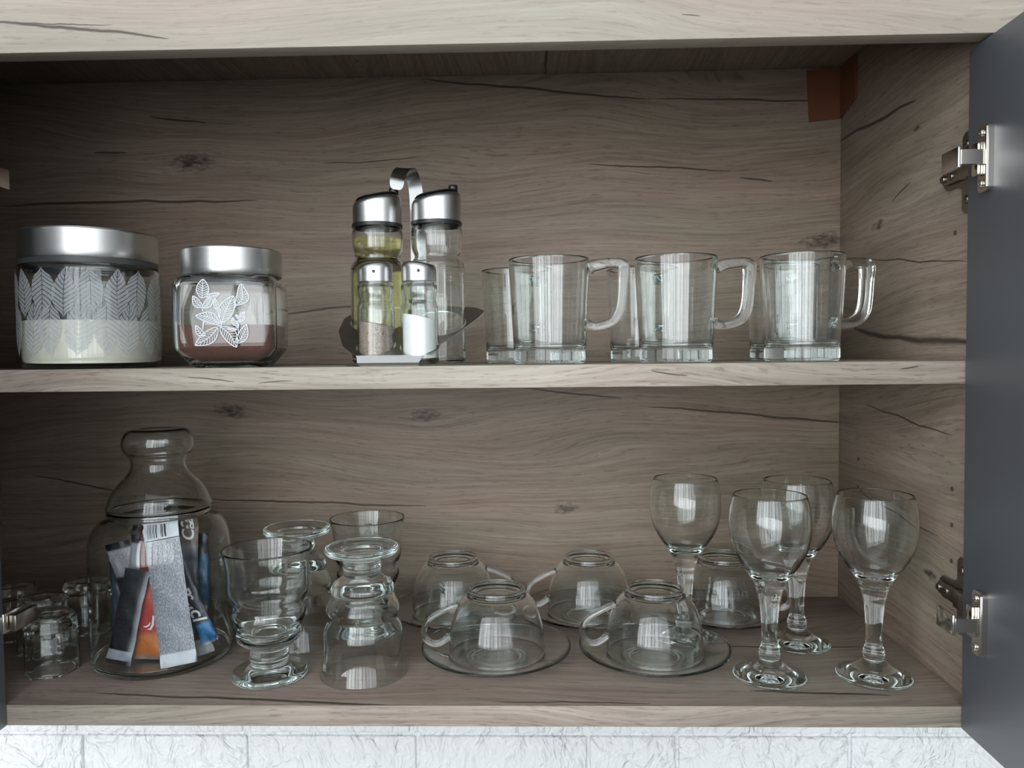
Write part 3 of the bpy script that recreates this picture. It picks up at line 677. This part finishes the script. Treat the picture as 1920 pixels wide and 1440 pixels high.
mesh_obj('bowl', lathe([(0, 0.0590), (0.0225, 0.0596), (0.0240, 0.0626), (0.0256, 0.0637), (0.0270, 0.0628), (0.0273, 0.0600), (0.0286, 0.0575), (0.0330, 0.0540), (0.0384, 0.0465), (0.0428, 0.0350), (0.0455, 0.0220), (0.0464, 0.0085), (0.0464, 0.0012), (0.0457, 0.0002), (0.0449, 0.0012), (0.0448, 0.0085), (0.0438, 0.0215), (0.0409, 0.0335), (0.0362, 0.0440), (0.0300, 0.0510), (0.0220, 0.0545), (0, 0.0552)], 80, k=3), GLASS, cup, 60)
bm = bmesh.new()
sweep_xz(bm, [(0.0372, 0.0475, 1, 1), (0.0450, 0.0455, .9, .9), (0.0560, 0.0400, .85, .9), (0.0650, 0.0345, .85, .9), (0.0702, 0.0260, .9, .9), (0.0700, 0.0170, .95, .9), (0.0640, 0.0110, .95, .9), (0.0565, 0.0105, .95, .9), (0.0500, 0.0140, .95, .95), (0.0456, 0.0180, 1.1, 1.1)], circ_sec(0.0034, 0.0040), 5)
mesh_obj('handle', bm, GLASS, cup, 60)
CG, SG = 'upturned glass cups on saucers', 'clear glass saucers on the lower shelf'
for (x, y, a, lc, ls) in ((-0.2523, 0.0970, 184, 'right front glass cup upside down on its saucer, handle to the left', 'clear saucer under the right front upturned cup, beside the wine glasses'),
                          (-0.4600, 0.2155, 8, 'back left glass cup upside down, handle pointing right', 'clear saucer under the back left cup, nearest the footed tumblers'),
                          (-0.3070, 0.2155, 187, 'back middle glass cup upside down between two front cups, handle to the left', 'clear saucer under the back middle upturned cup'),
                          (-0.1570, 0.2155, -20, 'back right glass cup upside down behind the wine glasses', 'clear saucer under the back right cup behind the wine glasses')):
    dup(sau, (x-.0008, y-.0005, 0.0002), None, ls); dup(cup, (x, y, CZ), (0, 0, math.radians(a)), lc)

# footed tumblers, two standing and two upside down
TUM = lathe([(0, 0.0024), (0.024, 0.0012), (0.0320, 0.0004), (0.0341, 0.0020), (0.0340, 0.0050), (0.0315, 0.0075), (0.0225, 0.0098), (0.0180, 0.0120), (0.0170, 0.0150), (0.0180, 0.0190), (0.0172, 0.0230), (0.0178, 0.0275), (0.0215, 0.0310), (0.0270, 0.0350), (0.0292, 0.0395), (0.0292, 0.0430), (0.0283, 0.0455), (0.0307, 0.0500), (0.0334, 0.0560), (0.0338, 0.0605), (0.0316, 0.0655), (0.0322, 0.0695), (0.0352, 0.0755), (0.0366, 0.0820), (0.0366, 0.0880), (0.0364, 0.0930), (0.0374, 0.1040), (0.0396, 0.1160), (0.0406, 0.1200), (0.0404, 0.1208), (0.0397, 0.1202),
    (0.0384, 0.1160), (0.0362, 0.1040), (0.0351, 0.0930), (0.0352, 0.0880), (0.0350, 0.0820), (0.0334, 0.0765), (0.0302, 0.0705), (0.0296, 0.0655), (0.0316, 0.0605), (0.0308, 0.0565), (0.0278, 0.0515), (0.0250, 0.0475), (0.0236, 0.0440), (0.0170, 0.0415), (0, 0.0405)], 72, k=4)
tum = mesh_obj('footed_tumbler', TUM, GLASS_J, None, 60, (-0.6170, 0.0605, 0.0002))
TG = 'footed glass tumblers on the lower shelf'
tag(tum, 'front footed wavy tumbler standing upright beside the lidded jar', 'tumbler', TG)
dup(tum, (-0.5302, 0.0690, 0.1210), (PI, 0, 0), 'front footed wavy tumbler turned upside down beside the left cup', TG)
dup(tum, (-0.6165, 0.1500, 0.1210), (PI, 0, 0), 'back footed tumbler upside down behind the front upright one', TG)
dup(tum, (-0.5515, 0.1920, 0.0002), None, 'back footed tumbler upright behind the front upside-down one', TG)

# small hexagonal glasses, upside down
bm = bmesh.new()
def hexr(z, r, n=6, sub=4, rnd=0.18):
    out = []
    for i in range(n):
        a = Vector((math.cos(2*PI*i/n+.35), math.sin(2*PI*i/n+.35))); b = Vector((math.cos(2*PI*(i+1)/n+.35), math.sin(2*PI*(i+1)/n+.35)))
        for s in range(sub):
            t = rnd*0.5+(1-rnd)*s/(sub-1); p = a.lerp(b, t); out.append(Vector((p.x*r, p.y*r, z)))
    return out
rings_mesh(bm, [[Vector((0, 0, 0.0565))], hexr(.0567, .014), hexr(.0570, .0205), hexr(.0560, .0238), hexr(.0530, .0262), hexr(.0480, .0275), hexr(.030, .0283), hexr(.004, .0286), hexr(.0006, .0284), hexr(.0002, .0276), hexr(.0006, .0268), hexr(.004, .0266), hexr(.030, .0258), hexr(.0400, .0240), hexr(.0440, .0200), hexr(.0452, .012), [Vector((0, 0, 0.0455))]])
for v in bm.verts: v.co.x *= 0.87; v.co.y *= 0.87
hx = mesh_obj('hexagonal_glass', bm, GLASS, None, 60, (-0.8310, 0.0710, 0.0002))
HG = 'small hexagonal glasses by the left door'
tag(hx, 'foremost small hexagonal glass upside down left of the lidded jar', 'glass', HG)
dup(hx, (-0.8730, 0.1240, 0.0002), (0, 0, 0.5), 'small hexagonal glass upside down half hidden by the left door hinge', HG)
dup(hx, (-0.8620, 0.1780, 0.0002), (0, 0, 0.9), 'rearmost small hexagonal glass behind the foremost one', HG)
dup(hx, (-0.9270, 0.1600, 0.0002), (0, 0, 0.2), 'small hexagonal glass upside down in the far left corner', HG)

# big lidded jar
JX, JY = -0.7392, 0.1054
bj = empty('lidded_jar', (JX, JY, 0.0002)); tag(bj, 'big round glass jar with knobbed glass lid, full of drink sachets', 'jar')
mesh_obj('glass_body', lathe([(0, 0.0016), (0.055, 0.0008), (0.0650, 0.0005), (0.0700, 0.0030), (0.0725, 0.0085), (0.0733, 0.0180), (0.0736, 0.0500), (0.0736, 0.0950), (0.0730, 0.1130), (0.0700, 0.1260), (0.0640, 0.1345), (0.0560, 0.1385), (0.0525, 0.1405), (0.0535, 0.1430), (0.0538, 0.1455), (0.0520, 0.1468),
    (0.0495, 0.1455), (0.0490, 0.1410), (0.0540, 0.1362), (0.0615, 0.1318), (0.0668, 0.1240), (0.0698, 0.1120), (0.0706, 0.0950), (0.0706, 0.0180), (0.0698, 0.0095), (0.0660, 0.0068), (0.055, 0.0060), (0, 0.0060)], 96, k=4), GLASS_J, bj, 60)
def shell(outer, t, k=4):
    """outer profile, then the same profile set inwards by t, back to the start"""
    o = refine(outer, k); inn_ = []
    for i, p in enumerate(o):
        a = o[max(i-1, 0)]; b = o[min(i+1, len(o)-1)]; dx, dz = b[0]-a[0], b[1]-a[1]; l = math.hypot(dx, dz) or 1
        inn_.append((max(p[0]-t*dz/l, 0.0), p[1]+t*dx/l))
    inn_[-1] = (0.0, o[-1][1]-t)
    return o + inn_[::-1]
LO = [(0.0505, 0.1472), (0.0540, 0.1476), (0.0549, 0.1496), (0.0542, 0.1516), (0.0528, 0.1548), (0.0505, 0.1600), (0.0460, 0.1670), (0.0395, 0.1740), (0.0330, 0.1800), (0.0292, 0.1860), (0.0284, 0.1915), (0.0300, 0.1968), (0.0345, 0.2008), (0.0371, 0.2060), (0.0372, 0.2125), (0.0348, 0.2185), (0.0295, 0.2228), (0.0220, 0.2235), (0.0120, 0.2222), (0, 0.2218)]
mesh_obj('lid', lathe([(0.0505, 0.1462), (0.0488, 0.1462, 1), (0.0488, 0.1425, 1), (0.0462, 0.1425, 1), (0.0462, 0.1480)][::-1][:0] + shell(LO, 0.0022), 96, k=1, closed=True), GLASS_J, bj, 60)
mesh_obj('lid_rim', lathe([(0.0458, 0.1425, 1), (0.0484, 0.1425, 1), (0.0484, 0.1470, 1), (0.0458, 0.1470, 1)], 96, k=1, closed=True), GLASS_J, bj, 30)
for ch in bj.children:
    for v in ch.data.vertices: v.co.x *= 0.887; v.co.y *= 0.887; v.co.z *= 1.022
# drink sachets inside it
def smat(name, stops, text=0.0, rough=0.35, side=None, barcode=False, L=0.14):
    """stops: (height fraction, colour) constant bands from bottom to top; text: strength of small print lines"""
    m, nt, b = newmat(name); t = NT(nt); tc = t.n('ShaderNodeTexCoord'); sp = t.n('ShaderNodeSeparateXYZ'); nt.links.new(tc.outputs['Object'], sp.inputs[0])
    x, y, z = sp.outputs; f = t.math('DIVIDE', z, L)
    r = t.n('ShaderNodeValToRGB'); nt.links.new(f, r.inputs[0]); r.color_ramp.interpolation = 'LINEAR'
    while len(r.color_ramp.elements) < len(stops): r.color_ramp.elements.new(.5)
    for e, (p, c) in zip(r.color_ramp.elements, stops): e.position = p; e.color = (*c, 1)
    col = r.outputs[0]
    if side: col = t.mix(t.ramp(t.math('MULTIPLY_ADD', x, side[0], 0.5), [(0.78, (0, 0, 0)), (1.0, (1, 1, 1))]), col, (*side[1], 1))
    if text:
        ln = t.math('SINE', t.math('MULTIPLY', x, 2*PI/0.00135)); ln = t.math('MULTIPLY_ADD', ln, 0.5, 0.5)
        wn = t.noise(t.comb(t.math('MULTIPLY', x, 900), 0.0, t.math('MULTIPLY', z, 420)), 1.0, 2)
        k = t.math('MULTIPLY', t.math('MULTIPLY', ln, t.ramp(wn, [(0.42, (0, 0, 0)), (0.52, (1, 1, 1))])), text)
        inz = t.math('MULTIPLY', t.math('GREATER_THAN', f, 0.095), t.math('LESS_THAN', f, 0.875 if barcode else 0.97))
        col = t.mix(t.math('MULTIPLY', k, inz), col, (0.035, 0.04, 0.06, 1))
    if barcode:
        bars = t.n('ShaderNodeTexWhiteNoise', noise_dimensions='1D'); nt.links.new(t.math('FLOOR', t.math('MULTIPLY', x, 1700)), bars.inputs['W'])
        k = t.math('GREATER_THAN', bars.outputs['Value'], 0.55)
        k = t.math('MULTIPLY', k, t.math('MULTIPLY', t.math('GREATER_THAN', f, 0.905), t.math('LESS_THAN', f, 0.965)))
        k = t.math('MULTIPLY', k, t.math('MULTIPLY', t.math('LESS_THAN', x, 0.006), t.math('GREATER_THAN', x, -0.014)))
        col = t.mix(k, col, (0.03, 0.03, 0.04, 1))
        col = t.mix(t.math('MULTIPLY', t.math('GREATER_THAN', f, 0.885), t.math('LESS_THAN', f, 0.892)), col, (0.04, 0.04, 0.05, 1))
    nt.links.new(col, b.inputs['Base Color']); b.inputs['Roughness'].default_value = rough
    n = t.noise(tc.outputs['Object'], 110, 2); bp = t.n('ShaderNodeBump'); bp.inputs['Strength'].default_value = 0.5; bp.inputs['Distance'].default_value = 0.002
    nt.links.new(n, bp.inputs['Height']); nt.links.new(bp.outputs[0], b.inputs['Normal'])
    return m
def sachet(bot, top, wd, mat, label, twist=0.0, thick=0.0035, seed=0):
    b = Vector(bot); t = Vector(top); L = (t-b).length; zx = (t-b)/L
    fx = Vector((math.cos(twist), math.sin(twist), 0)); fx = (fx-zx*fx.dot(zx)).normalized(); fy = zx.cross(fx)
    R_ = Matrix((fx, fy, zx)).transposed(); rnd = random.Random(seed)
    bm = bmesh.new(); nu, nvv = 8, 26; fr_, bk_ = [], []
    ph = rnd.uniform(0, 6)
    for j in range(nvv+1):
        q = j/nvv; e = min(q, 1-q)/0.10; e = min(max((e-0.35)/0.65, 0), 1); e = e*e*(3-2*e); ra, rb = [], []
        for i in range(nu+1):
            u = 2*i/nu-1; h = thick*(0.06+0.94*e)*math.sqrt(max(1-abs(u)**2.4, 0))*0.5+0.00012
            wv = 0.0006*math.sin(9*q+ph)+0.0004*math.sin(23*q+3*u+ph)+(0.0004*math.sin(i*2.2) if e < .3 else 0)
            ww = wd/2*(1-0.05*e)
            ra.append(bm.verts.new((u*ww, -h+wv, q*L))); rb.append(bm.verts.new((u*ww, h+wv, q*L)))
        fr_.append(ra); bk_.append(rb)
    for j in range(nvv):
        for i in range(nu):
            bm.faces.new((fr_[j][i], fr_[j][i+1], fr_[j+1][i+1], fr_[j+1][i])); bm.faces.new((bk_[j][i+1], bk_[j][i], bk_[j+1][i], bk_[j+1][i+1]))
        bm.faces.new((fr_[j][0], fr_[j+1][0], bk_[j+1][0], bk_[j][0])); bm.faces.new((fr_[j+1][-1], fr_[j][-1], bk_[j][-1], bk_[j+1][-1]))
    for row in (0, nvv):
        for i in range(nu): bm.faces.new((fr_[row][i], bk_[row][i], bk_[row][i+1], fr_[row][i+1]))
    o = mesh_obj('drink_sachet', bm, mat, None, 60); o.matrix_world = Matrix.Translation(b) @ R_.to_4x4()
    tag(o, label, 'sachet', 'drink sachets in the lidded jar'); return o, L
def on_front(name, curve_txt, parent, size, x, z, ang, mat, y=-0.0024):
    fc = bpy.data.curves.new(name, 'FONT'); fc.body = curve_txt; fc.size = size; fc.extrude = 0.00008; fc.align_x = 'CENTER'; fc.align_y = 'CENTER'; fc.shear = 0.2; fc.offset = 0.00025
    fc.materials.append(mat); tmp = bpy.data.objects.new('tmp', fc); COL.objects.link(tmp); dg = bpy.context.evaluated_depsgraph_get(); dg.update()
    me = bpy.data.meshes.new_from_object(tmp.evaluated_get(dg)); bpy.data.objects.remove(tmp); o = bpy.data.objects.new(name, me); link(o, parent)
    o.matrix_local = Matrix.Translation((x, y, z)) @ Matrix.Rotation(PI/2, 4, 'X') @ Matrix.Rotation(ang, 4, 'Z')
    return o
WH = simple('print_white', (0.85, 0.85, 0.85), 0.5)
GR = (0.45, 0.47, 0.53); DK = (0.012, 0.013, 0.018); WT = (0.72, 0.76, 0.82)
SA, LA = sachet((-0.7050, 0.0650, 0.0085), (-0.7285, 0.0820, 0.1430), 0.0345, smat('sachet_back_print', [(0.0, WT), (0.085, WT), (0.09, GR), (0.5, (0.36, 0.38, 0.44)), (0.885, (0.50, 0.51, 0.56)), (0.89, WT)], 0.85, barcode=True, L=0.134), 'wide grey back-printed sachet with barcode, foremost in the jar', 0.05, seed=1)
sachet((-0.7655, 0.0690, 0.0080), (-0.7526, 0.0850, 0.0938), 0.0265, smat('sachet_black', [(0.0, DK), (0.035, DK), (0.04, (0.35, 0.38, 0.44)), (0.13, (0.35, 0.38, 0.44)), (0.135, DK), (1, (0.02, 0.023, 0.028))], 0.0, side=(38, (0.30, 0.33, 0.40)), L=0.095), 'black sachet leaning at the left front of the jar', -0.10, seed=2)
SC_, LC = sachet((-0.7420, 0.0790, 0.0085), (-0.7400, 0.0940, 0.1350), 0.0262, smat('sachet_red', [(0.0, (0.25, 0.2, 0.2)), (0.05, (0.55, 0.16, 0.03)), (0.17, (0.60, 0.18, 0.04)), (0.22, (0.42, 0.04, 0.05)), (0.5, (0.50, 0.07, 0.05)), (0.65, (0.22, 0.012, 0.018)), (1, (0.10, 0.015, 0.02))], 0.0, L=0.124), 'red and orange sachet between the black and grey ones', 0.0, seed=3)
bm = bmesh.new()
def sw(pts, w0):
    L = []
    for i, p in enumerate(pts):
        a = Vector(pts[max(i-1, 0)]); b = Vector(pts[min(i+1, len(pts)-1)]); d = (b-a).normalized(); n = Vector((-d.y, d.x))*w0*math.sin(PI*(i+.35)/(len(pts)-.3))
        p = Vector(p); L.append((bm.verts.new((p.x+n.x, -0.0025, p.y+n.y)), bm.verts.new((p.x-n.x, -0.0025, p.y-n.y))))
    for (a, b), (c, d) in zip(L, L[1:]): bm.faces.new((a, b, d, c))
sw([(0.0035, 0.048), (0.0048, 0.040), (0.0046, 0.033), (0.0026, 0.0290), (-0.0005, 0.0285)], 0.0011)
sw([(0.0022, 0.0355), (0.0008, 0.0325), (-0.0018, 0.0310), (-0.0045, 0.0312)], 0.0008)
mesh_obj('swoosh_print', bm, WH, SC_, 0)
SD, LD = sachet((-0.6835, 0.0850, 0.0220), (-0.7254, 0.0930, 0.1162), 0.0170, smat('sachet_blue', [(0.0, (0.3, 0.3, 0.3)), (0.03, (0.02, 0.15, 0.42)), (0.19, (0.03, 0.22, 0.50)), (0.22, (0.035, 0.05, 0.08)), (1, (0.02, 0.03, 0.05))], 0.0, L=0.102), 'blue tipped sachet with white lettering, leaning to the right', 0.0, seed=4)
on_front('lettering', 'macl', SD, 0.019, 0.0, 0.042, -PI/2, WH)
sachet((-0.6920, 0.0920, 0.0085), (-0.7187, 0.1010, 0.0880), 0.0190, smat('sachet_grey_stripe', [(0.0, (0.30, 0.30, 0.33)), (0.16, (0.30, 0.30, 0.33)), (0.17, DK), (1, (0.16, 0.17, 0.19))], 0.6, side=(-50, (0.30, 0.31, 0.35)), L=0.092), 'dark grey sachet fanned out under the blue tipped one', 0.1, seed=5)
SF, LF = sachet((-0.7125, 0.1030, 0.0300), (-0.7095, 0.1020, 0.1380), 0.0200, smat('sachet_brown', [(0.0, DK), (0.6, (0.05, 0.07, 0.10)), (0.70, (0.20, 0.20, 0.22)), (0.74, (0.15, 0.10, 0.08)), (1, (0.22, 0.17, 0.14))], 0.0, L=0.118), 'brown topped sachet with white letters behind the grey one', 0.0, seed=6)
on_front('lettering', 'Ca', SF, 0.017, 0.001, 0.098, PI/2, WH)
sachet((-0.7008, 0.1120, 0.0500), (-0.7002, 0.1110, 0.1236), 0.0125, smat('sachet_navy', [(0.0, (0.02, 0.05, 0.10)), (0.7, (0.02, 0.10, 0.20)), (0.82, (0.01, 0.015, 0.03)), (1, (0.01, 0.015, 0.03))], 0.0, L=0.067), 'narrow dark blue sachet at the right rim of the jar', 0.0, seed=7)
sachet((-0.7540, 0.1060, 0.0080), (-0.7783, 0.0960, 0.1190), 0.0240, smat('sachet_grey_tip', [(0.0, DK), (0.68, DK), (0.70, (0.32, 0.33, 0.37)), (0.93, (0.40, 0.41, 0.44)), (0.95, DK), (1, DK)], 0.7, L=0.114), 'sachet with grey printed tip leaning left at the back of the jar', 0.1, seed=8)
sachet((-0.7870, 0.1080, 0.0120), (-0.7860, 0.1060, 0.0985), 0.0120, smat('sachet_teal', [(0.0, (0.02, 0.03, 0.04)), (0.5, (0.03, 0.07, 0.12)), (1, (0.03, 0.05, 0.07))], 0.0, L=0.087), 'narrow dark teal sachet at the left side of the jar', 0.0, seed=9)
sachet((-0.7480, 0.1320, 0.0085), (-0.7650, 0.1240, 0.1310), 0.0320, smat('sachet_dark', [(0.0, DK), (0.5, (0.02, 0.022, 0.03)), (1, (0.12, 0.12, 0.13))], 0.0, L=0.126), 'dark sachet standing upright at the back of the jar', 0.0, seed=10)
sachet((-0.7640, 0.0920, 0.0300), (-0.7550, 0.0980, 0.1270), 0.0180, smat('sachet_silver', [(0.0, DK), (0.5, (0.10, 0.10, 0.12)), (0.6, (0.34, 0.35, 0.39)), (0.9, (0.30, 0.31, 0.35)), (0.92, DK), (1, DK)], 0.0, L=0.097), 'silvery grey sachet rising behind the black one', 0.0, seed=11)
